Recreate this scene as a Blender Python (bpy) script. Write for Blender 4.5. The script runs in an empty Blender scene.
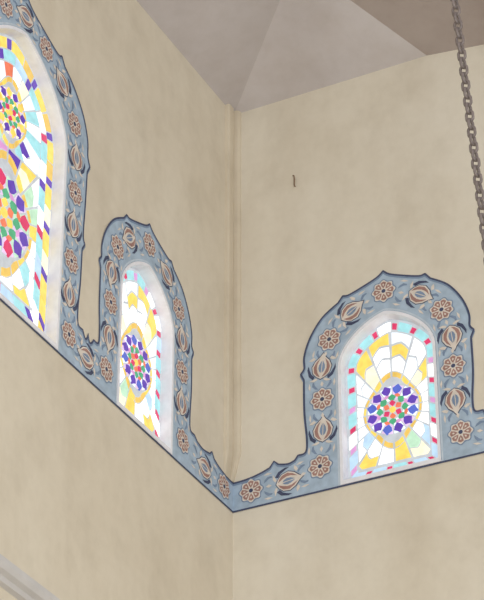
import bpy, math, random
from mathutils import Vector
from mathutils.geometry import tessellate_polygon
random.seed(5)
scene=bpy.context.scene
scene.view_settings.view_transform='Standard'
COL=bpy.context.collection
BASE=9.0; TOP=12.19

def lin(c):
    return tuple(((v/255)/12.92 if v/255<=.04045 else (((v/255)+.055)/1.055)**2.4) for v in c)+(1,)
# ---------------------------------------------------------------- materials
def mat_plain(name,c,rough=.8,noise=.12,scale=30):
    m=bpy.data.materials.new(name); m.use_nodes=True; nt=m.node_tree; b=nt.nodes['Principled BSDF']
    b.inputs['Roughness'].default_value=rough; b.inputs['Specular IOR Level'].default_value=.2
    tc=nt.nodes.new('ShaderNodeTexCoord'); n=nt.nodes.new('ShaderNodeTexNoise'); n.inputs['Scale'].default_value=scale; n.inputs['Detail'].default_value=6
    r=nt.nodes.new('ShaderNodeValToRGB'); L=lin(c)
    r.color_ramp.elements[0].position=.3; r.color_ramp.elements[1].position=.7
    r.color_ramp.elements[0].color=tuple(v*(1-noise) for v in L[:3])+(1,); r.color_ramp.elements[1].color=tuple(min(1,v*(1+noise)) for v in L[:3])+(1,)
    nt.links.new(tc.outputs['Object'],n.inputs['Vector']); nt.links.new(n.outputs['Fac'],r.inputs['Fac']); nt.links.new(r.outputs['Color'],b.inputs['Base Color'])
    return m
def mat_wall(name,c,dark,streak):
    m=bpy.data.materials.new(name); m.use_nodes=True; nt=m.node_tree; b=nt.nodes['Principled BSDF']
    b.inputs['Roughness'].default_value=.85; b.inputs['Specular IOR Level'].default_value=.15
    tc=nt.nodes.new('ShaderNodeTexCoord')
    def ramp(f,p0,p1,c0,c1):
        r=nt.nodes.new('ShaderNodeValToRGB'); e=r.color_ramp.elements
        e[0].position=p0;e[1].position=p1;e[0].color=c0;e[1].color=c1
        nt.links.new(f,r.inputs['Fac']); return r.outputs['Color']
    def noise(sc,det,sx=(1,1,1),off=0):
        mp=nt.nodes.new('ShaderNodeMapping'); mp.inputs['Scale'].default_value=sx; mp.inputs['Location'].default_value=(off,off,off)
        n=nt.nodes.new('ShaderNodeTexNoise'); n.inputs['Scale'].default_value=sc;n.inputs['Detail'].default_value=det;n.inputs['Roughness'].default_value=.6
        nt.links.new(tc.outputs['Object'],mp.inputs['Vector']); nt.links.new(mp.outputs[0],n.inputs['Vector']); return n.outputs['Fac']
    def mix(a,bb,mode='MULTIPLY',f=1):
        x=nt.nodes.new('ShaderNodeMix'); x.data_type='RGBA'; x.blend_type=mode; x.inputs['Factor'].default_value=f
        nt.links.new(a,x.inputs['A']); nt.links.new(bb,x.inputs['B']); return x.outputs['Result']
    base=ramp(noise(.5,4),.35,.68,lin(dark),lin(c))
    st=ramp(noise(.9,5,(1.6,1.6,.4)),.25,.52,tuple([streak,streak*.975,streak*.945,1]),(1,1,1,1))
    gr=ramp(noise(2.6,8,(1,1,.8),4.2),.30,.52,(streak*1.02,streak*1.01,streak*.995,1),(1,1,1,1))
    sp=ramp(noise(12,6),.25,.6,(.955,.95,.94,1),(1,1,1,1))
    col=mix(mix(mix(base,st),gr),sp)
    nt.links.new(col,b.inputs['Base Color'])
    bm=nt.nodes.new('ShaderNodeBump'); bm.inputs['Strength'].default_value=.14; bm.inputs['Distance'].default_value=.015
    nt.links.new(noise(4,6),bm.inputs['Height']); nt.links.new(bm.outputs[0],b.inputs['Normal'])
    return m
def mat_glass(name,c,s,lo=.78):
    m=bpy.data.materials.new(name); m.use_nodes=True; nt=m.node_tree; b=nt.nodes['Principled BSDF']
    L=lin(c); b.inputs['Base Color'].default_value=tuple(v*.3 for v in L[:3])+(1,); b.inputs['Roughness'].default_value=.15
    tc=nt.nodes.new('ShaderNodeTexCoord'); n=nt.nodes.new('ShaderNodeTexNoise'); n.inputs['Scale'].default_value=18; n.inputs['Detail'].default_value=3
    r=nt.nodes.new('ShaderNodeValToRGB'); e=r.color_ramp.elements
    e[0].position=.3;e[1].position=.65;e[0].color=tuple(v*lo for v in L[:3])+(1,);e[1].color=L
    nt.links.new(tc.outputs['Object'],n.inputs['Vector']);nt.links.new(n.outputs['Fac'],r.inputs['Fac']);nt.links.new(r.outputs['Color'],b.inputs['Emission Color'])
    b.inputs['Emission Strength'].default_value=s  # emission in the surface stands in for daylight behind the window
    return m
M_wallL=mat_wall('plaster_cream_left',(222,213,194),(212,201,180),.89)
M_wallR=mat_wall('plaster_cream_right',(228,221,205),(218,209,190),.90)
M_bead=mat_wall('plaster_bead',(216,205,183),(204,191,168),.88)
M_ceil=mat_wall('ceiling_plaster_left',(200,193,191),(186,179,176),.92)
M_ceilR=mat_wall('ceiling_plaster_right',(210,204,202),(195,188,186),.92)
M_ceil2=mat_wall('ceiling_plaster_shaded',(182,170,163),(166,154,147),.90)  # darker copy of the ceiling plaster, vault shade put into its colour
M_floor=mat_plain('floor_stone',(170,160,145),.6,.1,3)
M_white=mat_plain('white_plaster',(232,232,236),.8,.05,20)
M_corn=mat_plain('cornice_plaster',(200,197,194),.8,.06,8)
M_chain=mat_plain('chain_iron',(132,122,118),.55,.2,60); M_chain.node_tree.nodes['Principled BSDF'].inputs['Metallic'].default_value=.2
M_iron=mat_plain('rusty_iron',(130,108,88),.7,.2,60)
M_blue=mat_plain('paint_blue',(168,186,202),.8,.14,14)
M_mid=mat_plain('paint_mid_blue',(128,146,170),.8,.12,20)
M_navy=mat_plain('paint_navy',(76,82,106),.8,.15,20)
M_cream=mat_plain('paint_cream',(220,210,198),.8,.08,20)
M_brown=mat_plain('paint_brown',(164,128,118),.8,.15,20)
M_pale=mat_plain('paint_pale_blue',(192,204,214),.8,.08,20)
g=lambda n_,c,s=.93,lo=.78:mat_glass('glass_'+n_,c,s,lo)
G={'white':g('white',(255,255,255),1.22,.85),'offwhite':g('offwhite',(236,244,250),1.05,.9),'cyan':g('cyan',(164,222,228),1.0),'skyblue':g('skyblue',(190,220,244),1.0),'yellow':g('yellow',(250,218,104),.98),
 'red':g('red',(222,60,108)),'purple':g('purple',(100,68,180)),'green':g('green',(80,174,128)),
 'orange':g('orange',(238,126,94)),'blue':g('blue',(88,108,206)),'cream':g('cream',(255,246,214),1.05),'pink':g('pink',(222,158,212),.95),
 'palegreen':g('pale_green',(190,228,198),1.0),'gold':g('gold',(238,198,100),.95),'lilac':g('lilac',(230,200,236),.95)}
M_latt=mat_glass('gypsum_lattice',(210,216,222),.76)  # gypsum glows by emission, in place of daylight soaking through

# ---------------------------------------------------------------- mesh helpers
class MB:
    def __init__(s,mp): s.v=[];s.f=[];s.m=[];s.mats=[];s.mp=mp
    def mi(s,m):
        if m not in s.mats: s.mats.append(m)
        return s.mats.index(m)
    def add(s,pts3,faces,m):
        k=len(s.v); s.v+= [s.mp(*p) for p in pts3]; i=s.mi(m)
        for f in faces: s.f.append([k+a for a in f]); s.m.append(i)
    def poly(s,loops,n,m):
        """flat filled polygon (holes allowed)"""
        vs=[[Vector((p[0],p[1],0)) for p in l] for l in loops]
        flat=[(p[0],p[1],n) for l in loops for p in l]
        s.add(flat,[list(t) for t in tessellate_polygon(vs)],m)
    def slab(s,loops,n0,n1,m,back=True):
        s.poly(loops,n1,m)
        if back: s.poly(loops,n0,m)
        for l in loops:
            N=len(l); s.add([(p[0],p[1],n0) for p in l]+[(p[0],p[1],n1) for p in l],[[i,(i+1)%N,N+(i+1)%N,N+i] for i in range(N)],m)
    def pane(s,l,n0,n1,m,sh=.94):
        N=len(l); cx=sum(p[0] for p in l)/N; cz=sum(p[1] for p in l)/N
        q=[(cx+(p[0]-cx)*sh,cz+(p[1]-cz)*sh) for p in l]
        s.add([(p[0],p[1],n0) for p in l]+[(p[0],p[1],n1) for p in q],[[i,(i+1)%N,N+(i+1)%N,N+i] for i in range(N)]+[list(range(N,2*N))],m)
    def ribbon(s,pts,w,n,m):
        L=[];R=[]
        for i,p in enumerate(pts):
            a=pts[max(0,i-1)];b=pts[min(len(pts)-1,i+1)];dx=b[0]-a[0];dz=b[1]-a[1];d=math.hypot(dx,dz) or 1
            nx,nz=-dz/d*w/2,dx/d*w/2; L.append((p[0]+nx,p[1]+nz,n));R.append((p[0]-nx,p[1]-nz,n))
        N=len(pts); s.add(L+R,[[i,i+1,N+i+1,N+i] for i in range(N-1)],m)
    def obj(s,name,parent=None):
        me=bpy.data.meshes.new(name); me.from_pydata([tuple(v) for v in s.v],[],s.f)
        for m in s.mats: me.materials.append(m)
        me.polygons.foreach_set('material_index',s.m)
        import bmesh
        b=bmesh.new(); b.from_mesh(me); bmesh.ops.remove_doubles(b,verts=b.verts,dist=1e-5); bmesh.ops.recalc_face_normals(b,faces=b.faces); b.to_mesh(me); b.free()
        me.update(); o=bpy.data.objects.new(name,me); COL.objects.link(o)
        if parent: o.parent=parent
        return o
def empty(name):
    e=bpy.data.objects.new(name,None); COL.objects.link(e); return e
mapL=lambda u,z,n:(n,-u,z)
mapR=lambda u,z,n:(u,-n,z)
XYZ=lambda x,y,z:(x,y,z)

def smooth(seg,k=5):
    if len(seg)<3: return list(seg)
    P=[seg[0]]+list(seg)+[seg[-1]]; out=[]
    for i in range(1,len(P)-2):
        p0,p1,p2,p3=P[i-1],P[i],P[i+1],P[i+2]
        for j in range(k):
            t=j/k
            out.append(tuple(.5*((2*p1[c])+(-p0[c]+p2[c])*t+(2*p0[c]-5*p1[c]+4*p2[c]-p3[c])*t*t+(-p0[c]+3*p1[c]-3*p2[c]+p3[c])*t**3) for c in (0,1)))
    out.append(seg[-1]); return out
def chain_segs(segs):
    o=[]
    for s in segs:
        q=smooth(s)
        o+= q if not o else q[1:]
    return o
# half window arch, from (hw,base) up to apex then mirrored
def arch(hw,spring,apex,base,inset=0,N=14):
    h=hw-inset; ap=apex-inset*1.25; b=base+inset
    right=[(h,b)]+[(h,b+(spring-b)*i/5) for i in range(1,5)]
    for i in range(N+1):
        s=math.sin(i/N*math.pi/2); right.append((h*(max(0,1-s**1.9))**.72, spring+(ap-spring)*s))
    right[-1]=(0,ap)
    return right+[(-x,z) for x,z in right[-2::-1]]   # open at the bottom: right bottom -> apex -> left bottom
SMALL=dict(hw=.325,spring=.86,apex=1.18,tall=False)
BIG=dict(hw=.51,spring=1.38,apex=1.93,tall=True)
OUT_S=chain_segs([[(.64,.29),(.585,.30),(.575,.40),(.59,.60),(.59,.84)],[(.59,.84),(.612,.89)],[(.612,.89),(.585,.93),(.585,1.02),(.54,1.15),(.45,1.28),(.33,1.365)],[(.33,1.365),(.295,1.41)],[(.295,1.41),(.25,1.405),(.12,1.45),(.04,1.485),(0,1.52)]])
OUT_B=chain_segs([[(.80,.29),(.745,.30),(.735,.42),(.75,.60),(.755,.84)],[(.755,.84),(.785,.89)],[(.785,.89),(.76,.95),(.77,1.2),(.775,1.42)],[(.775,1.42),(.805,1.48)],[(.805,1.48),(.775,1.54),(.765,1.66),(.70,1.81),(.58,1.94),(.46,2.02)],[(.46,2.02),(.42,2.075)],[(.42,2.075),(.37,2.06),(.20,2.12),(.06,2.18),(0,2.23)]])
MOT_S=[(.485,.17,'R'),(.46,.42,'T'),(.46,.66,'R'),(.46,.89,'T'),(.40,1.10,'R'),(.245,1.265,'T'),(0,1.36,'R')]
MOT_B=[(.645,.17,'R'),(.63,.43,'T'),(.635,.68,'R'),(.64,.93,'T'),(.645,1.18,'R'),(.645,1.43,'T'),(.60,1.67,'R'),(.45,1.87,'T'),(.235,2.0,'R'),(0,2.075,'T')]

# ---------------------------------------------------------------- windows
def inside_arch(w,x,z,inset):
    h=w['hw']-inset; ap=w['apex']-inset*1.25
    if z<.03+inset or z>ap: return False
    if z<=w['spring']: return abs(x)<h
    s=(z-w['spring'])/(ap-w['spring']); return abs(x)<h*(max(0,1-s**1.9))**.72
def dense(pts):
    out=[]
    for a,b in zip(pts,pts[1:]):
        for k in range(12): out.append((a[0]+(b[0]-a[0])*k/12,a[1]+(b[1]-a[1])*k/12))
    return out+[pts[-1]]
def ring(mb,cu,w,i0,i1,pattern,n0,n1):
    A=arch(w['hw'],w['spring'],w['apex'],.03,i0); B=arch(w['hw'],w['spring'],w['apex'],.03,i1)
    A=dense(A+[A[0]]);B=dense(B+[B[0]]); Mi=[((a[0]+b[0])/2,(a[1]+b[1])/2) for a,b in zip(A,B)]
    d=[0]
    for a,b in zip(Mi,Mi[1:]): d.append(d[-1]+math.dist(a,b))
    def at(t):
        q=t*d[-1]; i=0
        while i<len(d)-2 and d[i+1]<q: i+=1
        f=(q-d[i])/((d[i+1]-d[i]) or 1)
        return [tuple(X[i][c]+(X[i+1][c]-X[i][c])*f for c in (0,1)) for X in (A,B)]
    per=d[-1]; reps=round(per/sum(p[1] for p in pattern)); unit=1/reps; tot=sum(p[1] for p in pattern)
    t=0; gap=.0055/per
    for r in range(reps):
        for c,l in pattern:
            dt=unit*l/tot; ab=[at(min(1,t+gap+(dt-2*gap)*k/4)) for k in range(5)]
            cc=random.choice(c) if isinstance(c,list) else c
            if cc in ('red','pink','purple') :   # small square stud between the longer chips
                lerp=lambda p,q,f:(p[0]+(q[0]-p[0])*f,p[1]+(q[1]-p[1])*f)
                f0,f1=(.18,.86) if not w['tall'] else (.04,.96)
                loop=[lerp(q[0],q[1],f0) for q in ab]+[lerp(q[0],q[1],f1) for q in ab][::-1]
            else: loop=[q[0] for q in ab]+[q[1] for q in ab][::-1]
            mb.pane([(cu+x,BASE+z) for x,z in loop],n0,n1,G[cc]); t+=dt
def medallion(mb,cu,w,cz,R,inset,z0,z1,n0,n1,scheme,rich=0,nsec=20):
    def P(x,z): return (cu+x,BASE+z)
    def PA(r,a): return P(r*math.cos(a),cz+r*math.sin(a))
    def petal(r0,r1,a,h):
        rm=(r0+r1)/2; return [PA(r,a+s*h) for r,s in ((r0,0),(r0+(r1-r0)*.3,-.75),(rm+(r1-r0)*.15,-.9),(r1,0),(rm+(r1-r0)*.15,.9),(r0+(r1-r0)*.3,.75))]
    def ring_(r0,r1,n,cols,off=0,z=.002,w_=.88):
        for k in range(n): mb.pane(petal(r0,r1,2*math.pi*(k+off)/n,math.pi/n*w_),n0,n1+z,G[cols[k%len(cols)]])
    c0,c1,c2,c3,bgc=scheme
    for k in range(12):
        a0=2*math.pi*k/12+.03;a1=2*math.pi*(k+1)/12-.03
        mb.pane([PA(R*.42,a0),PA(R*.99,a0),PA(R*1.0,(a0+a1)/2),PA(R*.99,a1),PA(R*.42,a1)],n0,n1,G[bgc[k%len(bgc)]])
    mb.pane([PA(R*.13,k*math.pi/4) for k in range(8)],n0,n1+.002,G['yellow'])
    ring_(R*.14,R*.40,6,c0,.5)
    ring_(R*.36,R*.64,8,c1,0,.002,.95)
    ring_(R*.60,R*1.04,12,c3,.5,.003,.98)
    ring_(R*.50,R*.66,8,c2,.5,.004,.6)
    # thin outline of gold panes, drawn out to a point above and below
    def mr(a): return R*1.13+R*.44*abs(math.sin(a))**9
    m_=20
    for k in range(m_):
        a0=2*math.pi*k/m_+.03;a1=2*math.pi*(k+1)/m_-.03; am=(a0+a1)/2
        def mi_(a): return max(R*1.06,mr(a)-R*.20)
        mb.pane([PA(mi_(a0),a0),PA(mr(a0),a0),PA(mr(am),am),PA(mr(a1),a1),PA(mi_(a1),a1),PA(mi_(am),am)],n0,n1,G['gold' if k%3 else 'yellow'])
    def far(a):
        r=R
        while True:
            x=r*math.cos(a);z=cz+r*math.sin(a)
            if not inside_arch(w,x,z,inset) or z<z0 or z>z1: return r
            r+=.004
    for k in range(nsec):
        a0=2*math.pi*k/nsec+.02;a1=2*math.pi*(k+1)/nsec-.02
        am=(a0+a1)/2; A=[a0,(a0+am)/2,am,(a1+am)/2,a1]
        r0=[mr(a)+.008 for a in A]; r1=[far(a)-.004 for a in A]
        L=max(b-a for a,b in zip(r0,r1))
        if L<.02: continue
        r1=[max(b,a+.003) for a,b in zip(r0,r1)]
        up=math.sin(am); side=abs(up)<.55
        ns=max(1,round(L/(.2 if side else .115)))
        for j in range(ns):
            f0=j/ns+(.03 if j else 0);f1=(j+1)/ns-(.03 if j<ns-1 else 0)
            inn=[(a_+(b_-a_)*f0+(.0 if j==0 else .026*(1-abs(i-2)/2)),A[i]) for i,(a_,b_) in enumerate(zip(r0,r1))]
            out=[(a_+(b_-a_)*f1+(.0 if j==ns-1 else .026*(1-abs(i-2)/2)),A[i]) for i,(a_,b_) in enumerate(zip(r0,r1))]
            if up>.55: col=[['white','yellow','offwhite','yellow'],['white','white','yellow','cyan'],['cream','yellow','cyan','yellow'],['offwhite','white','yellow','skyblue']][k%4][j%4]
            elif up<-.55: col=['white','yellow','palegreen','white','cream','skyblue','white'][(j*2+k)%7]
            else: col=['white','white','offwhite'][(k+j)%3]
            if random.random()<rich: col=random.choice(['yellow','green','purple','pink','cyan','orange','palegreen','yellow','cyan'])
            mb.pane([PA(r,a) for r,a in inn+out[::-1]],n0,n1,G[col])
def window(name,cu,mp,w):
    e=empty(name)
    mb=MB(mp); o=[(cu+x,BASE+z) for x,z in arch(w['hw']+.02,w['spring'],w['apex']+.025,-.0)]
    i=[(cu+x,BASE+z) for x,z in arch(w['hw'],w['spring'],w['apex'],.03)]
    mb.slab([o,i],-.10,.008,M_white); mb.obj('reveal',e)
    mb=MB(mp); mb.slab([[(cu+x,BASE+z) for x,z in arch(w['hw']+.004,w['spring'],w['apex']+.004,.026)]],-.10,-.072,M_latt); mb.obj('gypsum_lattice',e)
    mb=MB(mp); n0,n1=-.0722,-.066
    if not w['tall']:
        ring(mb,cu,w,.014,.070,[(['cyan','white','skyblue','cyan'],.105),(['red','red','pink'],.044)],n0,n1)
        medallion(mb,cu,w,.50,.178,.078,.12,2,n0,n1,(['orange','red'],['green'],['pink','orange'],['purple','purple','blue'],['lilac','offwhite']))
    else:
        ring(mb,cu,w,.016,.080,[('yellow',.15),(['gold','cream','yellow'],.12),('purple',.052)],n0,n1)
        ring(mb,cu,w,.088,.150,[('cyan',.14),(['skyblue','white'],.14),(['red','purple'],.058)],n0,n1)
        medallion(mb,cu,w,.66,.27,.158,.2,1.12,n0,n1,(['orange','yellow'],['green'],['pink','orange'],['purple','purple','red'],['lilac','palegreen']),.34)
        medallion(mb,cu,w,1.38,.16,.158,1.135,3,n0,n1,(['red','yellow'],['green'],['yellow','orange'],['yellow','purple'],['lilac','cream']),.42)
    mb.obj('coloured_panes',e); return e
left_w=[(1.18,SMALL),(2.75,BIG),(4.32,SMALL)]
right_w=[(1.113,SMALL),(2.75,BIG),(4.38,SMALL)]
n=1
for cu,w in left_w: window('window_%d'%n,cu,mapL,w); n+=1
for cu,w in right_w: window('window_%d'%n,cu,mapR,w); n+=1

# ---------------------------------------------------------------- walls
def wall(name,mp,wins,length,m):
    mb=MB(mp); outer=[(-.35 if mp is mapR else 0,0),(length,0),(length,TOP),(-.35 if mp is mapR else 0,TOP)]
    holes=[[(cu+x,BASE+z) for x,z in arch(w['hw']+.019,w['spring'],w['apex']+.024,.001)] for cu,w in wins]
    mb.slab([outer]+holes,-.35,0,m); return mb.obj(name)
wall('wall_left',mapL,left_w,14.0,M_wallL)
wall('wall_right',mapR,right_w,12.0,M_wallR)
mb=MB(XYZ); mb.slab([[(-.35,.35),(12,.35),(12,-14),(-.35,-14)]],-.2,0,M_floor); mb.obj('floor')

# ceiling : faceted vault springing from both walls, crease runs out of the corner
mb=MB(XYZ); c=2.75; s=.33; h1=TOP+s*c
E0=Vector((1.50,0)); E1=Vector((.97,-.97)); ed=(E1-E0).normalized(); nrm=Vector((-ed.y,ed.x)); nrm=nrm if nrm.x>0 else -nrm
P=lambda x,y,d=0:(x,y,TOP+s*min(x,-y,c)+d)
def W(x,y):
    q=(Vector((x,y))-E0).dot(nrm); return (x,y,TOP+s*min(-y,c)-.15*q)
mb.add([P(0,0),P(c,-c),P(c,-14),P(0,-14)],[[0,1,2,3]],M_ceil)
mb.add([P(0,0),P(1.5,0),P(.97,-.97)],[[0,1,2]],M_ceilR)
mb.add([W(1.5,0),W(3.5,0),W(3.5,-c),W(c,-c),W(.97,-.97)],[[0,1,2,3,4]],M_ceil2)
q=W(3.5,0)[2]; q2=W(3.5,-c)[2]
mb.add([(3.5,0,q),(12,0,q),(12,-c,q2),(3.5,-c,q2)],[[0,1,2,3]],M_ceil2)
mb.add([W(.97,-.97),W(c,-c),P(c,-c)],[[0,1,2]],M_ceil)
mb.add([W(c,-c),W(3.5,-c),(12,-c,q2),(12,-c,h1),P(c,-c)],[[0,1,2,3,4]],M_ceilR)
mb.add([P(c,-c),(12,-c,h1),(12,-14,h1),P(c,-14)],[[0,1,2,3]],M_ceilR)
mb.add([P(0,0),(12,0,TOP),(12,.35,TOP),(-.35,.35,TOP),(-.35,-14,TOP),(0,-14,TOP)],[[0,1,2,3],[0,3,4,5]],M_ceil)
mb.obj('ceiling')

# ---------------------------------------------------------------- painted borders
def border(name,mp,wins,u_end,start_low):
    mb=MB(mp); top=list(start_low)
    for idx,(cu,w) in enumerate(wins):
        prof=OUT_B if w['tall'] else OUT_S
        up=[(cu-x,z) for x,z in prof]; dn=[(cu+x,z) for x,z in prof[::-1]]
        if idx>0:
            a=top[-1][0]; b=up[0][0]; m_=(a+b)/2
            top+=smooth([(a,.29),(a+.02,.26),((a+m_)/2+.01,.245),(m_-.01,.26)],3)[1:]+[(m_,.30)]+smooth([(m_+.01,.26),((b+m_)/2,.245),(b-.02,.26)],3)
        top+=up+dn[1:]
    a=top[-1][0]; top+=smooth([(a+.03,.255),(a+.2,.24),(u_end,.25)],4)
    bot=[]
    for cu,w in wins:
        ar=[(cu+x,z) for x,z in arch(w['hw']+.021,w['spring'],w['apex']+.026,0)]   # right bottom -> left bottom
        bot+=ar[::-1]
    loop=[(u,BASE+z) for u,z in top]+[(u_end,BASE-.005)]+[(u,BASE+z-(.005 if abs(z)<1e-6 else 0)) for u,z in bot[::-1]]+[(top[0][0],BASE-.005)]
    mb.poly([loop],.003,M_blue)
    T=[(u,BASE+z) for u,z in top]
    mb.ribbon([(u,z-.012) for u,z in T],.016,.0042,M_mid)
    mb.ribbon(T,.013,.0045,M_navy)
    mb.ribbon([(0,BASE-.008),(u_end,BASE-.008)],.013,.0045,M_navy)
    for cu,w in wins:
        mb.ribbon([(cu+x,BASE+z) for x,z in arch(w['hw']+.030,w['spring'],w['apex']+.038,0)],.012,.0045,M_pale)
    def put(shape,cx,cz,rot,sc,n,m):
        ca,sa=math.cos(rot),math.sin(rot); mb.poly([[(cx+(x*ca-y*sa)*sc,BASE+cz+(x*sa+y*ca)*sc) for x,y in shape]],n,m)
    circ=lambda r,n,a=0,k=8:[((r+a*math.cos(k*t))*math.cos(t),(r+a*math.cos(k*t))*math.sin(t)) for t in [2*math.pi*i/n for i in range(n)]]
    def rosette(cx,cz,rot):
        put(circ(.086,48,.007),cx,cz,rot,1,.0055,M_mid)
        put(circ(.077,48,.008),cx,cz,rot,1,.0065,M_cream)
        for k in range(8):
            put([(.020,0),(.040,-.013),(.064,-.020),(.073,0),(.064,.020),(.040,.013)],cx,cz,rot+k*math.pi/4,1,.0075,M_brown)
            put([(.036,0),(.050,-.007),(.058,0),(.050,.007)],cx,cz,rot+k*math.pi/4,1,.0082,M_cream)
        put(circ(.015,10),cx,cz,rot,1,.0085,M_navy)
    H=[(0,.118),(.020,.088),(.050,.060),(.070,.018),(.060,-.03),(.032,-.058),(0,-.075)]
    heart=H+[(-x,y) for x,y in H[-2:0:-1]]
    def tulip(cx,cz,rot):
        put(heart,cx,cz,rot,1.08,.0050,M_navy); put(heart,cx,cz,rot,1.0,.0055,M_cream)
        for s in (1,-1):
            put([(s*.006,-.062),(s*.030,-.050),(s*.052,-.026),(s*.060,.014),(s*.044,.050),(s*.018,.078),(s*.034,.035),(s*.036,.004),(s*.026,-.028)],cx,cz,rot,1,.0065,M_brown)
            put([(s*.003,-.03),(s*.016,-.018),(s*.024,.004),(s*.020,.030),(s*.003,.062)],cx,cz,rot,1,.0065,M_mid)
            put([(s*.055,-.078),(s*.088,-.05),(s*.104,-.0),(s*.098,.03),(s*.088,-.0),(s*.07,-.035),(s*.045,-.055)],cx,cz,rot,1,.0055,M_navy)
            put([(s*.02,-.080),(s*.045,-.094),(s*.080,-.088),(s*.052,-.076),(s*.03,-.068)],cx,cz,rot,1,.006,M_cream)
            put([(s*.05,.075),(s*.075,.06),(s*.10,.065),(s*.085,.08),(s*.065,.09)],cx,cz,rot,1,.006,M_cream)
    def filler(cx,cz,rot):
        for s in (1,-1):
            put([(s*.030,-.040),(s*.055,-.032),(s*.078,-.008),(s*.076,.022),(s*.064,.030),(s*.060,.005),(s*.046,-.016)],cx,cz,rot,.9,.005,M_mid)
            put([(s*.094,-.040),(s*.108,-.01),(s*.100,.03),(s*.090,-.005)],cx,cz,rot,.9,.0052,M_cream)
        put([(0,-.022),(.012,0),(0,.022),(-.012,0)],cx,cz,rot,1,.0052,M_cream)
    seq=[(.135,.115,'R'),(.39,.12,'T')]
    for i,(cu,w) in enumerate(wins):
        M=MOT_B if w['tall'] else MOT_S
        a=[(cu-x,z,k) for x,z,k in M]; b=[(cu+x,z,k) for x,z,k in M[-2::-1]]
        if i>0:
            u0=seq[-1][0]; u1=a[0][0]; seq.append(((u0+u1)/2,.125,'T'))
        seq+=a+b
    u=seq[-1][0]+.25; k='T'
    while u<u_end-.1: seq.append((u,.12,k)); k='R' if k=='T' else 'T'; u+=.25
    for i,(u,z,k) in enumerate(seq):
        p=seq[max(0,i-1)];q=seq[min(len(seq)-1,i+1)]; rot=math.atan2(q[1]-p[1],q[0]-p[0])-math.pi/2
        if k=='R': rosette(u,z,rot)
        else: tulip(u,z,rot)
        if i<len(seq)-1:
            q=seq[i+1]; r2=math.atan2(q[1]-z,q[0]-u)-math.pi/2
            filler((u+q[0])/2,(z+q[1])/2,r2)
    return mb.obj(name)
lowL=smooth([(0.0,.20),(.10,.205),(.20,.225),(.27,.25)],4)+[(.30,.29)]+smooth([(.33,.26),(.42,.245),(.50,.26)],3)
border('trim_painted_border_left',mapL,left_w,13.9,lowL)
border('trim_painted_border_right',mapR,right_w,11.9,lowL[:-7]+smooth([(.33,.26),(.40,.245),(.45,.26)],3))

# ---------------------------------------------------------------- trims
mb=MB(XYZ) # slim corner bead running up the corner
prof=[(0.0,-.135),(.022,-.13),(.030,-.115),(.030,-.06),(.012,-.05),(.012,-.035),(.044,-.026),(.058,-.016),(.062,0.0),(0,0)]
z0,z1=9.21,TOP+.01; N=len(prof)
mb.add([(x*.15,y*.9,z0) for x,y in prof]+[(x,y,z0+.2) for x,y in prof]+[(x,y,z1) for x,y in prof],[[i+k*N,(i+1)%N+k*N,N+(i+1)%N+k*N,N+i+k*N] for i in range(N) for k in (0,1)]+[list(range(N)),list(range(2*N,3*N))],M_bead); mb.obj('trim_1')
mb=MB(XYZ) # cornice moulding lower on the walls
cp=[(0,7.30),(.03,7.31),(.04,7.335),(.07,7.35),(.085,7.375),(.085,7.40),(.07,7.405),(.07,7.42),(0,7.43)]
N=len(cp)
for fn,Ln in ((lambda t,d,z:(d,-t,z),14),(lambda t,d,z:(t,-d,z),12)):
    mb.add([fn(0,d,z) for d,z in cp]+[fn(Ln,d,z) for d,z in cp],[[i,(i+1)%N,N+(i+1)%N,N+i] for i in range(N)]+[list(range(N)),list(range(N,2*N))],M_corn)
mb.obj('trim_2')

# small rusty hook left in the right wall
cu=bpy.data.curves.new('wall_hook','CURVE'); cu.dimensions='3D'; cu.bevel_depth=.005; cu.bevel_resolution=2
sp=cu.splines.new('POLY'); hp=[(.478,.01,11.41),(.478,-.012,11.41),(.480,-.018,11.43),(.482,-.018,11.46),(.478,-.018,11.49),(.470,-.018,11.495)]
sp.points.add(len(hp)-1)
for i,q in enumerate(hp): sp.points[i].co=(*q,1)
cu.materials.append(M_iron); COL.objects.link(bpy.data.objects.new('wall_hook',cu))

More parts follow.
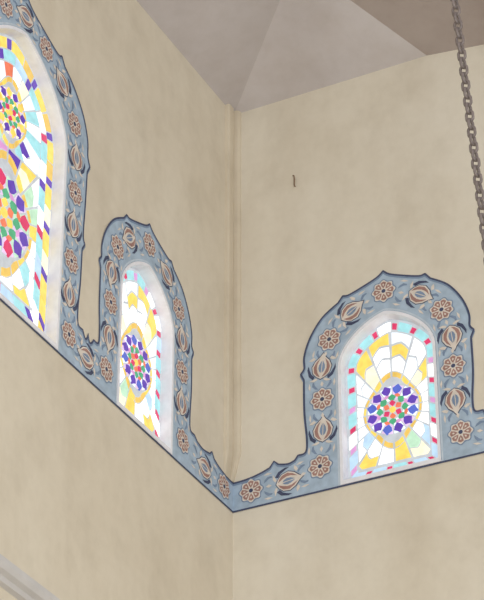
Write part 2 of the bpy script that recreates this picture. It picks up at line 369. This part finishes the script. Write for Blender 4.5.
# ---------------------------------------------------------------- chain
def link_mesh(mb,c,ax,side,Ln,W,r):
    th=ax.cross(side); path=[]; hs=(Ln-W)/2; R=(W-2*r)/2+r*.5
    for k in range(8): a=math.pi*k/7; path.append(side*(R*math.cos(a))+ax*(hs+R*math.sin(a)))
    for k in range(8): a=math.pi+math.pi*k/7; path.append(side*(R*math.cos(a))+ax*(-hs+R*math.sin(a)))
    n=len(path); vs=[];S=6
    for i,p in enumerate(path):
        t=(path[(i+1)%n]-path[i-1]).normalized(); o=t.cross(th)
        for j in range(S): a=2*math.pi*j/S; vs.append(tuple(c+p+o*(r*math.cos(a))+th*(r*math.sin(a))))
    mb.add(vs,[[i*S+j,i*S+(j+1)%S,((i+1)%n)*S+(j+1)%S,((i+1)%n)*S+j] for i in range(n) for j in range(S)],M_chain)
mb=MB(XYZ)
pa=Vector((2.715,-2.622,10.29)); pb=Vector((2.768,-2.505,8.62)); d=(pb-pa).normalized()
zt=W(2.68,-2.7)[2]
start=pa-d*((zt-.03-pa.z)/abs(d.z)); total=6.2; Ln=.070; pitch=.050
s1=d.cross(Vector((.89,.454,0))).normalized(); s2=d.cross(s1).normalized()
for k in range(int(total/pitch)):
    c_=start+d*(k*pitch); a=math.radians(38)
    sA=s1*math.cos(a)+s2*math.sin(a); sB=-s1*math.sin(a)+s2*math.cos(a)
    link_mesh(mb,c_,d,sA if k%2 else sB,Ln,.050,.0088)
o=mb.obj('hanging_chain')
for p in o.data.polygons: p.use_smooth=True

# ---------------------------------------------------------------- light
w=bpy.data.worlds.new('World'); scene.world=w; w.use_nodes=True; bg=w.node_tree.nodes['Background']; bg.inputs[0].default_value=(.94,.965,1,1); bg.inputs[1].default_value=1.15
la=bpy.data.lights.new('added_fill','AREA'); la.shape='RECTANGLE'; la.size=5; la.size_y=6; la.energy=640; la.color=(1,.985,.965)  # soft fill lamp added behind the camera, no doorway there
lo=bpy.data.objects.new('added_fill',la); COL.objects.link(lo); lo.location=(9.5,-13.5,3.5)
lo.rotation_euler=(Vector((1,-1,9.5))-lo.location).to_track_quat('-Z','Y').to_euler()

# ---------------------------------------------------------------- camera
p=math.atan(1578/2450); a=math.radians(27)
cam=bpy.data.cameras.new('camera'); co=bpy.data.objects.new('camera',cam); COL.objects.link(co)
co.location=(6.41,-12.45,1.6); co.rotation_euler=(math.pi/2+p,0,a)
cam.sensor_fit='VERTICAL'; cam.sensor_height=24; cam.lens=24*2450/600; cam.clip_end=200
scene.camera=co
